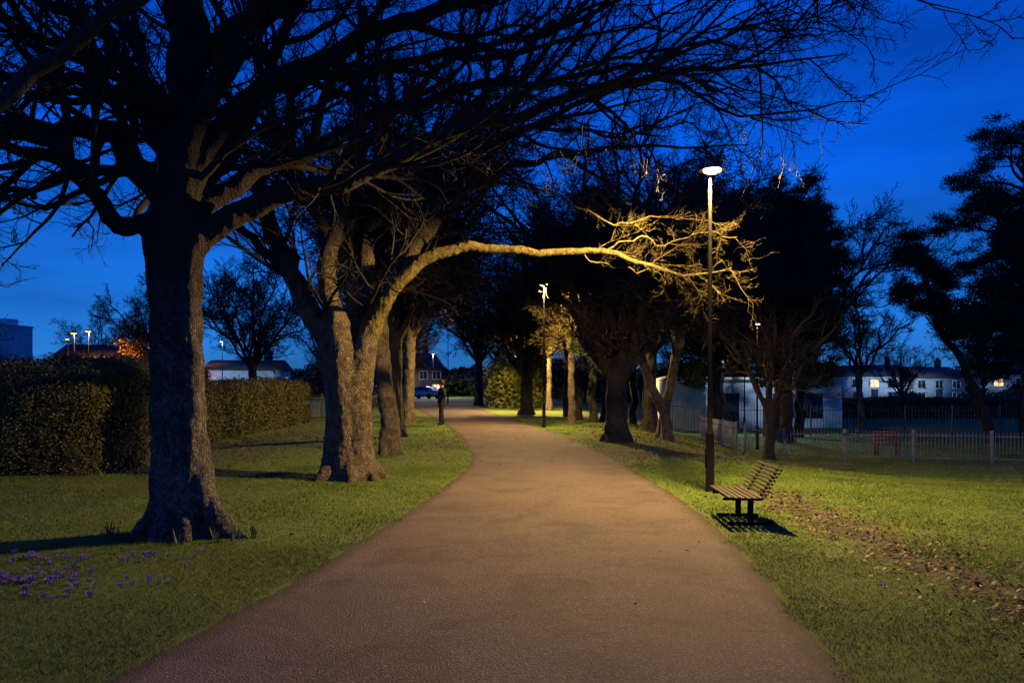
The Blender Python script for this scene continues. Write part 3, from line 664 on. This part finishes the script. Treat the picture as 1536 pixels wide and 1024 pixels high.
def woods(x0, x1, y, h, n, seed):
    g = np.random.default_rng(seed)
    x = g.uniform(x0, x1, n); hh = h*(.62+.38*np.array([noise.noise((a*.07, seed, 0)) for a in x])+.2*np.array([noise.noise((a*.35, seed, 2)) for a in x]))
    z = g.uniform(0, 1, n)**.8*hh; yv = y+g.normal(0, 2, n)
    c = np.stack([x, yv, z-1], -1); d1 = norm(g.normal(0, 1, (n, 3))); d2 = norm(g.normal(0, 1, (n, 3))); s = .5*g.uniform(.5, 1.3, (n, 1))
    V = np.stack([c-d1*s, c-d2*s*.6, c+d1*s, c+d2*s*.6], 1).reshape(-1, 3)
    o = obj('distant_wood', mesh_np('distant_wood', V, np.arange(len(V)).reshape(-1, 4), mat_bush)); tag(o, 'dark distant belt of trees behind the park', 'trees', kind='stuff')
woods(-190, 190, 210, 11, 90000, 4)
woods(-16, 26, 118, 8, 24000, 5)

# ------------------------------------------------------------------ street lamps
mat_cap = simple('lamp_housing_grey', (.03, .03, .03), .6)
def glow(name, c, s):
    k = M(name, .3); k.color((.8, .7, .5)); k.emit(c, s); return k.m
mat_lens = glow('lit_lamp_glass', (1, .64, .22), 14)
mat_lens_far = glow('far_lamp_glass', (1, .60, .22), 12)
mat_lens_orange = glow('orange_lamp_glass', (1, .42, .07), 5)
mat_lens_dim = glow('dim_lamp_glass', (1, .76, .48), 4)
WARM = (1.0, .60, .20)
def street_lamp(loc, H, lens, light, label, spot=None, rotz=-math.pi/2, color=WARM, hs=1.0, ox=.14, soft=.05):
    e = thing('street_lamp', label, 'street lamp', loc, rotz, 'street lamps along the park path')
    post = lathe('post', [(.001, -.1), (.08, -.1), (.08, .03), (.064, .05), (.062, .85), (.056, .9), (.04, .93), (.036, 1.3), (.027, H-.25), (.02, H-.1), (.02, H+.05), (.001, H+.06)], mat_black, 20)
    p = obj('post', post, e)
    obj('door', boxes('door', [(0, -.063, .5, .06, .012, .3)], mat_black, .003), p)
    pf = [(.001, .07), (.05, .066), (.10, .05), (.16, .02), (.215, -.008), (.23, -.022), (.22, -.022), (.19, .0), (.17, .006), (.001, .008)]
    hd = obj('lamp_head', lathe('lamp_head', [(r*hs, z*hs) for r, z in pf], mat_cap, 32, (ox, 0, H)), e)
    obj('bracket', boxes('bracket', [(.05, 0, H+.035, .2, .03, .03)], mat_black, .008), e)
    obj('lamp_lens', lathe('lamp_lens', [(r*hs, z*hs) for r, z in [(.14, .004), (.15, -.018), (.13, -.042), (.09, -.06), (.045, -.07), (.001, -.073)]], lens, 28, (ox, 0, H)), hd)
    if light:
        if spot:
            ld = bpy.data.lights.new('lamp_light', 'SPOT'); ld.spot_size = math.radians(spot[0]); ld.spot_blend = spot[1]
        else: ld = bpy.data.lights.new('lamp_light', 'POINT')
        ld.energy = light; ld.color = color; ld.shadow_soft_size = soft
        lo = bpy.data.objects.new('lamp_light', ld); col.objects.link(lo); lo.location = (ox, 0, H-.073*hs-soft-.005); lo.parent = e
    return e
street_lamp((2.97, 11.95, 0), 4.79, mat_lens, 5000, 'lit black street lamp post beside the bench and path', (177, .14), hs=.9, soft=.05)
street_lamp((1.2, 29.9, 0), 5.35, mat_lens_far, 7000, 'lit black street lamp post on the path verge', (168, .3), hs=1.0)
street_lamp((.95, 47, 0), 4.85, mat_lens_far, 11000, 'lit black street lamp post further along the path', (170, .3))
street_lamp((-5.3, 66, 0), 8.2, mat_lens_dim, 1600, 'tall faint street lamp by the far path', (160, .3))
street_lamp((9.85, 32.0, -.95), 5.0, mat_lens_dim, 420, 'unseen lamp post kept to light the pavilion', (160, .4), hs=.8)
street_lamp((12.7, 43.5, -1), 5.0, mat_lens_dim, 1900, 'unseen lamp post kept to light the pavilion', (170, .2), color=(.6, .78, 1))  # unseen second lamp, kept only to light the pavilion front
street_lamp((3.0, -6.5, 0), 4.9, mat_lens, 330, 'lit black street lamp post beside the path', (156, .6), rotz=0)
street_lamp((-45.6, 83, 0), 7.0, mat_lens_orange, 14000, 'orange street lamp beyond the hedge', (172, .2), color=(1, .35, .06), hs=1.9)
street_lamp((-44.1, 83, 0), 7.2, mat_lens_orange, 14000, 'orange street lamp beyond the hedge', (172, .2), color=(1, .35, .06), hs=1.9)
street_lamp((-48.5, 87, 0), 6.6, mat_lens_orange, 0, 'orange street lamp beyond the hedge', hs=1.3)
street_lamp((-24, 66, 0), 5.2, glow('white_lamp_glass', (.7, .9, 1), 6), 1800, 'white street lamp by distant buildings', (172, .2), color=(.5, .8, 1))
street_lamp((-9.9, 100, 0), 5.5, mat_lens_far, 5000, 'lit street lamp by the distant houses', (172, .2), color=(.9, .85, .7), hs=1.2)
street_lamp((52, 104, -1), 6, mat_lens_dim, 3600, 'street lamp by the distant houses', (174, .2), color=(.5, .75, 1), hs=.8)

# ------------------------------------------------------------------ bench
bn = thing('park_bench', 'weathered wooden slat bench on dark metal legs beside the path', 'bench', (2.76, 9.4, 0), -.05)
Lb = 1.05
seat = [(x, 0, z, .05, Lb, .028) for x, z in [(-.29, .335), (-.22, .33), (-.15, .327), (-.08, .325), (-.01, .325), (.05, .33)]]
obj('seat', boxes('seat', seat, mat_wood, .005), bn)
bk = []
for i in range(8):
    t = i/7; bk.append((.095+.17*t, 0, .37+.28*t, .022, Lb, .027, .52, 'Y'))
obj('backrest', boxes('backrest', bk, mat_wood, .004), bn)
for sy in (-.3, .3):
    leg = boxes('leg', [(-.02, sy, .15, .06, .05, .30), (-.03, sy, .02, .5, .06, .035), (-.12, sy, .297, .42, .045, .03), (.196, sy, .49, .025, .045, .40, .55, 'Y'), (.06, sy, .3, .1, .044, .04)], mat_black, .004)
    obj('leg', leg, bn)
# ------------------------------------------------------------------ fences
def fence(pts, h, nb, mat, label, pr=.035):
    x0, y0 = pts[0]; e = thing('metal_fence', label, 'fence', gl(x0, y0))
    z00 = float(gz(x0, y0))
    for i, (x, y) in enumerate(pts):
        z = float(gz(x, y))-z00
        obj('post', boxes('post', [(0, 0, h/2+.02, pr*2, pr*2, h+.12)], mat, .006), e, (x-x0, y-y0, z))
        if i < len(pts)-1:
            x2, y2 = pts[i+1]; dx, dy = x2-x, y2-y; L = math.hypot(dx, dy); a = math.atan2(dy, dx)
            dz = float(gz(x2, y2))-z00-z
            sp = []
            n = max(2, int(L/nb))
            for k_ in range(1, n):
                t = k_/n; sp.append((L*t, 0, h/2+.04+dz*t, .016, .016, h))
            p_ = boxes('panel', sp+[(L/2, 0, h*.88+dz/2, L-pr*2, .03, .03, -math.atan2(dz, L), 'Y'), (L/2, 0, .14+dz/2, L-pr*2, .03, .03, -math.atan2(dz, L), 'Y')], mat)
            obj('panel', p_, e, (x-x0, y-y0, z), (0, 0, a))
fence([(8.2, 28.0), (9.5, 27.8), (11.45, 27.4), (13.6, 27.0), (15.9, 26.4), (18.2, 25.8), (20.5, 25.2)], 1.0, .11, mat_fence, 'pale grey vertical-bar metal playground fence on grass', .045)
fence([(8.0, 28.4), (8.1, 30.6), (8.2, 32.8), (8.3, 35)], 1.0, .11, mat_fence, 'pale grey metal fence running back across the grass')
fence([(8+2.4*i, 40.5) for i in range(10)], 1.5, .16, mat_fence_dark, 'tall dark metal railings before the pavilion')
fence([(-9.6+.6*i, 35.5+2.2*i) for i in range(5)], 1.1, .14, mat_fence_dark, 'dark metal railings at the hedge end')
rb = thing('picnic_bench', 'small red playground bench behind the fence', 'bench', gl(13.8, 29.2))
mat_red = simple('red_paint', (.15, .02, .016), .6)
obj('seat', boxes('seat', [(0, 0, .45, .9, .12, .04), (0, .15, .45, .9, .12, .04)], mat_red, .01), rb)
obj('backrest', boxes('backrest', [(0, .26, .7, .9, .03, .1), (0, .26, .85, .9, .03, .1)], mat_red, .01), rb)
for s_ in (-.38, .38): obj('leg', boxes('leg', [(s_, .02, .22, .05, .05, .44), (s_, .24, .45, .05, .04, .9)], mat_red), rb)

# ------------------------------------------------------------------ buildings
mat_white = simple('white_render', (.7, .71, .73), .8, var=.18, scale=1.5)
mat_dull = simple('dull_render', (.32, .33, .35), .8, var=.15, scale=1.5)
mat_grey = simple('blue_grey_wall', (.5, .55, .62), .8, var=.2, scale=1.2)
mat_roof = simple('slate_roof', (.06, .06, .07), .8)
mat_shut = simple('dark_shutter', (.03, .035, .045), .5)
mat_brick = simple('brick_wall', (.12, .08, .065), .9, var=.3, scale=6)
mat_glass = simple('dark_window_glass', (.02, .03, .04), .15)
mat_frame = simple('white_window_frame', (.5, .5, .5), .5)
mat_lit = glow('lit_window', (1, .72, .32), 1.1)
pv = thing('pavilion_building', 'low white flat-roofed pavilion with dark shutter behind railings', 'building', (0, 0, -1))
obj('wall', boxes('wall', [(15.6, 51, 1.45, 8.6, 6, 2.9)], mat_grey, .02), pv)
obj('roof', boxes('roof', [(15.6, 50.9, 2.98, 9.0, 6.6, .16)], mat_white, .02), pv)
obj('shutter', boxes('shutter', [(17.2, 47.98, 1.35, 3.0, .06, 1.5)]+[(17.2, 47.94, .7+.16*i, 2.9, .03, .03) for i in range(9)], mat_shut), pv)
obj('door', boxes('door', [(13.2, 47.98, 1.05, .95, .06, 2.1)], mat_shut), pv)
ar = [(-1.25, 0), (-1.25, 2.75), (-.9, 3.0), (0, 3.22), (.9, 3.05), (1.25, 2.8), (1.25, 0)]
V = [(x, 0, z) for x, z in ar]+[(x, 3.5, z) for x, z in ar]; n = len(ar)
kk = thing('kiosk_building', 'small white rendered kiosk with a shallow arched top', 'building', (9.7, 45.0, -1))
obj('wall', mesh_np('wall', np.array(V), [np.array([[i, (i+1) % n, n+(i+1) % n, n+i] for i in range(n)]), np.array([list(range(n))[::-1], list(range(n, 2*n))])], mat_white), kk)
obj('door', boxes('door', [(.5, -.03, 1.0, .8, .05, 2.0)], mat_grey, .01), kk)
obj('roof', boxes('roof', [(-.62, 1.7, 3.05, 1.35, 3.7, .06, -.28, 'Y'), (.64, 1.7, 3.1, 1.35, 3.7, .06, .22, 'Y')], mat_grey), kk)
def house(loc, w, d, h, rh, wallm, label, lit=(), rotz=0, nw=3, two=True):
    e = thing('house', label, 'house', loc, rotz, 'houses beyond the park')
    obj('wall', boxes('wall', [(0, d/2, h/2, w, d, h)], wallm), e)
    V = np.array([(-w/2-.3, -.3, h), (w/2+.3, -.3, h), (w/2+.3, d+.3, h), (-w/2-.3, d+.3, h), (-w/2-.3, d/2, h+rh), (w/2+.3, d/2, h+rh)])
    r = obj('roof', mesh_np('roof', V, [np.array([[0, 1, 5, 4], [2, 3, 4, 5], [0, 3, 2, 1]]), np.array([[0, 4, 3], [1, 2, 5]])], mat_roof), e)
    obj('chimney', boxes('chimney', [(w*.3, d/2, h+rh+.3, .7, .6, 1.3), (w*.3-.15, d/2, h+rh+1.1, .18, .18, .35), (w*.3+.15, d/2, h+rh+1.1, .18, .18, .35)], mat_brick), r)
    c = 0
    for fl in range(2 if two else 1):
        for i in range(nw):
            x = -w/2+w*(i+.5)/nw; z = h*(.28 if two else .5)+fl*h*.46
            if fl == 0 and i == nw//2:
                obj('door', boxes('door', [(x, -.03, 1.0, .9, .08, 2.0)], mat_shut, .01), e); c += 1; continue
            wn = obj('window', boxes('window', [(x, -.02, z, 1.15, .05, 1.05)], mat_lit if c in lit else mat_glass), e)
            obj('frame', boxes('frame', [(x, -.06, z+.56, 1.3, .05, .08), (x, -.06, z-.56, 1.3, .05, .08), (x-.61, -.06, z, .08, .05, 1.03), (x+.61, -.06, z, .08, .05, 1.03), (x, -.06, z, .05, .04, 1.03)], mat_frame), wn)
            c += 1
    return e
house((-12.5, 112, 0), 6.0, 7, 4.0, 2.2, mat_brick, 'brick house with pitched roof and lit window beyond the park', (2,), .5)
house((51, 112, -1), 7, 7, 3.8, 1.7, mat_white, 'white rendered house with a lit window beyond the park', (4,), -.3)
house((59.5, 111, -1), 8, 7, 3.6, 1.6, mat_dull, 'grey rendered house beyond the park', (), .15)
house((69, 108, -1), 8, 7, 4.0, 1.7, mat_dull, 'grey rendered house with a lit window beyond the park', (3,), -.3)
house((43, 114, -1), 7, 7, 4.1, 1.6, mat_white, 'white rendered house with two lit windows beyond the park', (0, 3), .1)
house((-25.5, 74, 0), 6.5, 6, 3.0, 1.0, mat_white, 'low white building lit by a cold street lamp', (), 0, 3, False)
house((-50, 94, 0), 8, 6, 5, 1.5, mat_dull, 'pale house glowing orange under street lamps', (1,), 0)
tb = thing('apartment_block', 'pale flat-roofed apartment block above the trees', 'building', (-99, 155, 0))
obj('wall', boxes('wall', [(0, 0, 6.5, 6, 9, 13)], mat_dull), tb)
obj('roof', boxes('roof', [(0, 0, 13.1, 6.4, 9.4, .25), (1, 0, 13.8, 2.0, 3, 1.2)], mat_grey), tb)
for fl in range(4):
    for i in range(3):
        obj('window', boxes('window', [(-1.9+1.9*i, -4.53, 2.4+2.9*fl, .9, .08, .9)], mat_lit if (fl, i) in ((3, 1),) else mat_glass), tb)
gp = thing('gate_pillar', 'square brick gate pillar beyond the hedge', 'pillar', (-11.0, 38, 0))
obj('shaft', boxes('shaft', [(0, 0, .95, .42, .42, 1.9)], mat_brick, .01), gp)
obj('cap', boxes('cap', [(0, 0, 1.94, .52, .52, .08)], mat_grey, .02), gp)

# parked cars
mat_car = [simple('silver_car_paint', (.35, .37, .4), .3, .4, var=.05), simple('dark_car_paint', (.05, .06, .09), .3, .3, var=.05)]
mat_tyre = simple('tyre_rubber', (.02, .02, .02), .8)
def car(loc, rot, m, label):
    e = thing('parked_car', label, 'car', loc, rot, 'cars parked beyond the park')
    pr = [(-2.1, .35), (-2.15, .7), (-1.95, .92), (-1.5, .98), (-1.1, 1.38), (.35, 1.42), (1.05, 1.0), (1.9, .85), (2.15, .6), (2.12, .35)]
    n = len(pr); V = []
    for y in (-.86, .86):
        for x, z in pr: V.append((x, y*(.82 if z > 1.2 else 1), z))
    F = [np.array([[i, (i+1) % n, n+(i+1) % n, n+i] for i in range(n)]), np.array([list(range(n))[::-1], list(range(n, 2*n))])]
    obj('body', mesh_np('body', np.array(V), F, m), e)
    for s_ in (-1, 1):
        obj('window', mesh_np('window', np.array([(-1.35, s_*.87, .98), (.85, s_*.87, .98), (.3, s_*.75, 1.34), (-1.0, s_*.75, 1.34)]), np.array([[0, 1, 2, 3]]), mat_glass), e)
        for x in (-1.35, 1.35):
            obj('wheel', lathe('wheel', [(.001, -.1), (.2, -.1), (.31, -.09), (.33, 0), (.31, .09), (.2, .1), (.001, .1)], mat_tyre, 20), e, (x, s_*.82, .33), (math.pi/2, 0, 0))
        obj('headlight', boxes('headlight', [(2.08, s_*.62, .66, .1, .3, .14)], mat_frame, .02), e)
car((-10.2, 92, 0), 2.6, mat_car[0], 'silver hatchback parked near distant houses')
car((-13.6, 93, 0), 3.0, mat_car[1], 'dark hatchback parked near distant houses')

# ------------------------------------------------------------------ person
def skin(name, V, E, R, sub=2):
    me = bpy.data.meshes.new(name); me.from_pydata(V, E, []); o = bpy.data.objects.new('tmp', me); col.objects.link(o)
    sk = o.modifiers.new('s', 'SKIN'); sk.use_smooth_shade = True
    for i, r in enumerate(R):
        me.skin_vertices[0].data[i].radius = r if isinstance(r, tuple) else (r, r)
    me.skin_vertices[0].data[0].use_root = True
    ss = o.modifiers.new('u', 'SUBSURF'); ss.levels = sub
    dg = bpy.context.evaluated_depsgraph_get(); dg.update()
    m2 = bpy.data.meshes.new_from_object(o.evaluated_get(dg)); m2.name = name
    bpy.data.objects.remove(o); return m2
mat_skin = simple('skin_tone', (.20, .12, .085), .7); mat_jacket = simple('black_jacket', (.014, .014, .017), .9, scale=30, spec=.1); mat_trs = simple('dark_trousers', (.012, .012, .016), .9, scale=30, spec=.1); mat_shoe = simple('dark_shoes', (.02, .016, .016), .5); mat_hair = simple('dark_hair', (.02, .014, .01), .8, scale=60)
mat_glove = simple('dark_knit_gloves', (.03, .027, .026), .95, scale=50, spec=.1)
V = [(0, 0, .95), (0, .01, 1.12), (0, .01, 1.32), (0, .015, 1.45), (0, 0, 1.53), (0, -.015, 1.6), (0, 0, 1.68)]
E = [(0, 1), (1, 2), (2, 3), (3, 4), (4, 5), (5, 6)]
R = [(.19, .15), (.19, .155), (.22, .16), (.11, .10), .06, (.085, .095), (.092, .102)]
for s_ in (-1, 1):
    fy = -.10 if s_ > 0 else .08
    b = len(V); V += [(s_*.10, 0, .86), (s_*.13, -.015+fy*.6, .5), (s_*.15, .02+fy, .1), (s_*.17, -.12+fy, .045)]; E += [(0, b), (b, b+1), (b+1, b+2), (b+2, b+3)]; R += [.125, .085, .062, (.05, .038)]
    b = len(V); V += [(s_*.21, .01, 1.39), (s_*.29, .06, 1.13), (s_*.11, -.20, 1.17), (s_*.05, -.26, 1.21)]; E += [(2, b), (b, b+1), (b+1, b+2), (b+2, b+3)]; R += [.09, .072, .045, .03]
b = len(V); V += [(0, -.115, 1.6)]; E += [(5, b)]; R += [.014]
me = skin('body', V, E, R)
for m in (mat_jacket, mat_trs, mat_skin, mat_shoe, mat_glove): me.materials.append(m)
for p in me.polygons:
    c = p.center
    p.material_index = 2 if c.z > 1.5 else 4 if (c.y < -.22 and c.z > 1) else 3 if c.z < .085 else 1 if c.z < .86 else 0
    p.use_smooth = True
pe = thing('person', 'person standing in dark jacket and trousers looking at a phone', 'person', (-2.72, 30.8, .02), -1.2)
obj('body', me, pe)
hv = lathe('hair', [(.001, .12), (.05, .113), (.09, .07), (.108, .02), (.105, -.04), (.085, -.08)], mat_hair, 20)
obj('hair', hv, pe, (0, .024, 1.67))
for s_ in (-1, 1):
    HV = [(0, 0, 0), (0, -.05, .02)]; HE = [(0, 1)]; HR = [.022, .02]
    for f_ in range(4):
        b = len(HV); xo = (f_-1.5)*.018; l = [.03, .034, .032, .026][f_]
        HV += [(xo, -.075, .03), (xo*.9, -.075-l, .04), (xo*.8-s_*.012, -.075-l*1.4, .055)]; HE += [(1, b), (b, b+1), (b+1, b+2)]; HR += [.009, .008, .007]
    b = len(HV); HV += [(-s_*.03, -.03, .03), (-s_*.04, -.05, .05)]; HE += [(0, b), (b, b+1)]; HR += [.01, .008]
    hm = skin('hand', HV, HE, HR, 1); hm.materials.append(mat_glove)
    obj('hand', hm, pe, (s_*.05, -.26, 1.21))
ph = obj('mobile_phone', boxes('mobile_phone', [(0, 0, 0, .075, .01, .15)], mat_black, .003)); ph.matrix_world = Matrix.Translation((-2.72, 30.8, 0.02))@Matrix.Rotation(-1.2, 4, 'Z')@Matrix.Translation((0, -.345, 1.27))@Matrix.Rotation(-.5, 4, 'X')
tag(ph, 'black mobile phone held in both hands', 'phone')

# ------------------------------------------------------------------ sky
w = bpy.data.worlds.new('World'); scene.world = w; w.use_nodes = True
nt = w.node_tree; bg = nt.nodes['Background']
tc = nt.nodes.new('ShaderNodeTexCoord'); sp = nt.nodes.new('ShaderNodeSeparateXYZ'); nt.links.new(tc.outputs['Generated'], sp.inputs[0])
rp = nt.nodes.new('ShaderNodeValToRGB'); nt.links.new(sp.outputs[2], rp.inputs[0])
e = rp.color_ramp.elements
st = [(0, (.035, .22, .62)), (.09, (.014, .20, .80)), (.25, (.002, .12, .80)), (.5, (.0008, .065, .62)), (1, (.001, .02, .2))]
while len(e) < len(st): e.new(.5)
for i, (p, c) in enumerate(st): e[i].position = p; e[i].color = (*c, 1)
mp = nt.nodes.new('ShaderNodeMapping'); nt.links.new(tc.outputs['Generated'], mp.inputs[0]); mp.inputs['Scale'].default_value = (1, 1, 4)
nz = nt.nodes.new('ShaderNodeTexNoise'); nt.links.new(mp.outputs[0], nz.inputs['Vector']); nz.inputs['Scale'].default_value = 2.2; nz.inputs['Detail'].default_value = 5
mr = nt.nodes.new('ShaderNodeMapRange'); nt.links.new(nz.outputs['Fac'], mr.inputs[0]); mr.inputs[1].default_value = .35; mr.inputs[2].default_value = .7; mr.inputs[3].default_value = .66; mr.inputs[4].default_value = 1.35
mx = nt.nodes.new('ShaderNodeVectorMath'); mx.operation = 'SCALE'; nt.links.new(rp.outputs[0], mx.inputs[0]); nt.links.new(mr.outputs[0], mx.inputs['Scale'])
nt.links.new(mx.outputs[0], bg.inputs[0]); bg.inputs[1].default_value = .9

# ------------------------------------------------------------------ camera
cd = bpy.data.cameras.new('camera'); cd.lens = 28; cd.sensor_width = 36; cd.shift_y = 65/1536; cd.clip_end = 2000; cd.clip_start = .05
co = bpy.data.objects.new('camera', cd); col.objects.link(co); co.location = (0, 0, 1.6); co.rotation_euler = (math.pi/2, 0, 0)
scene.camera = co
scene.view_settings.view_transform = 'Standard'; scene.view_settings.look = 'None'; scene.view_settings.exposure = 0
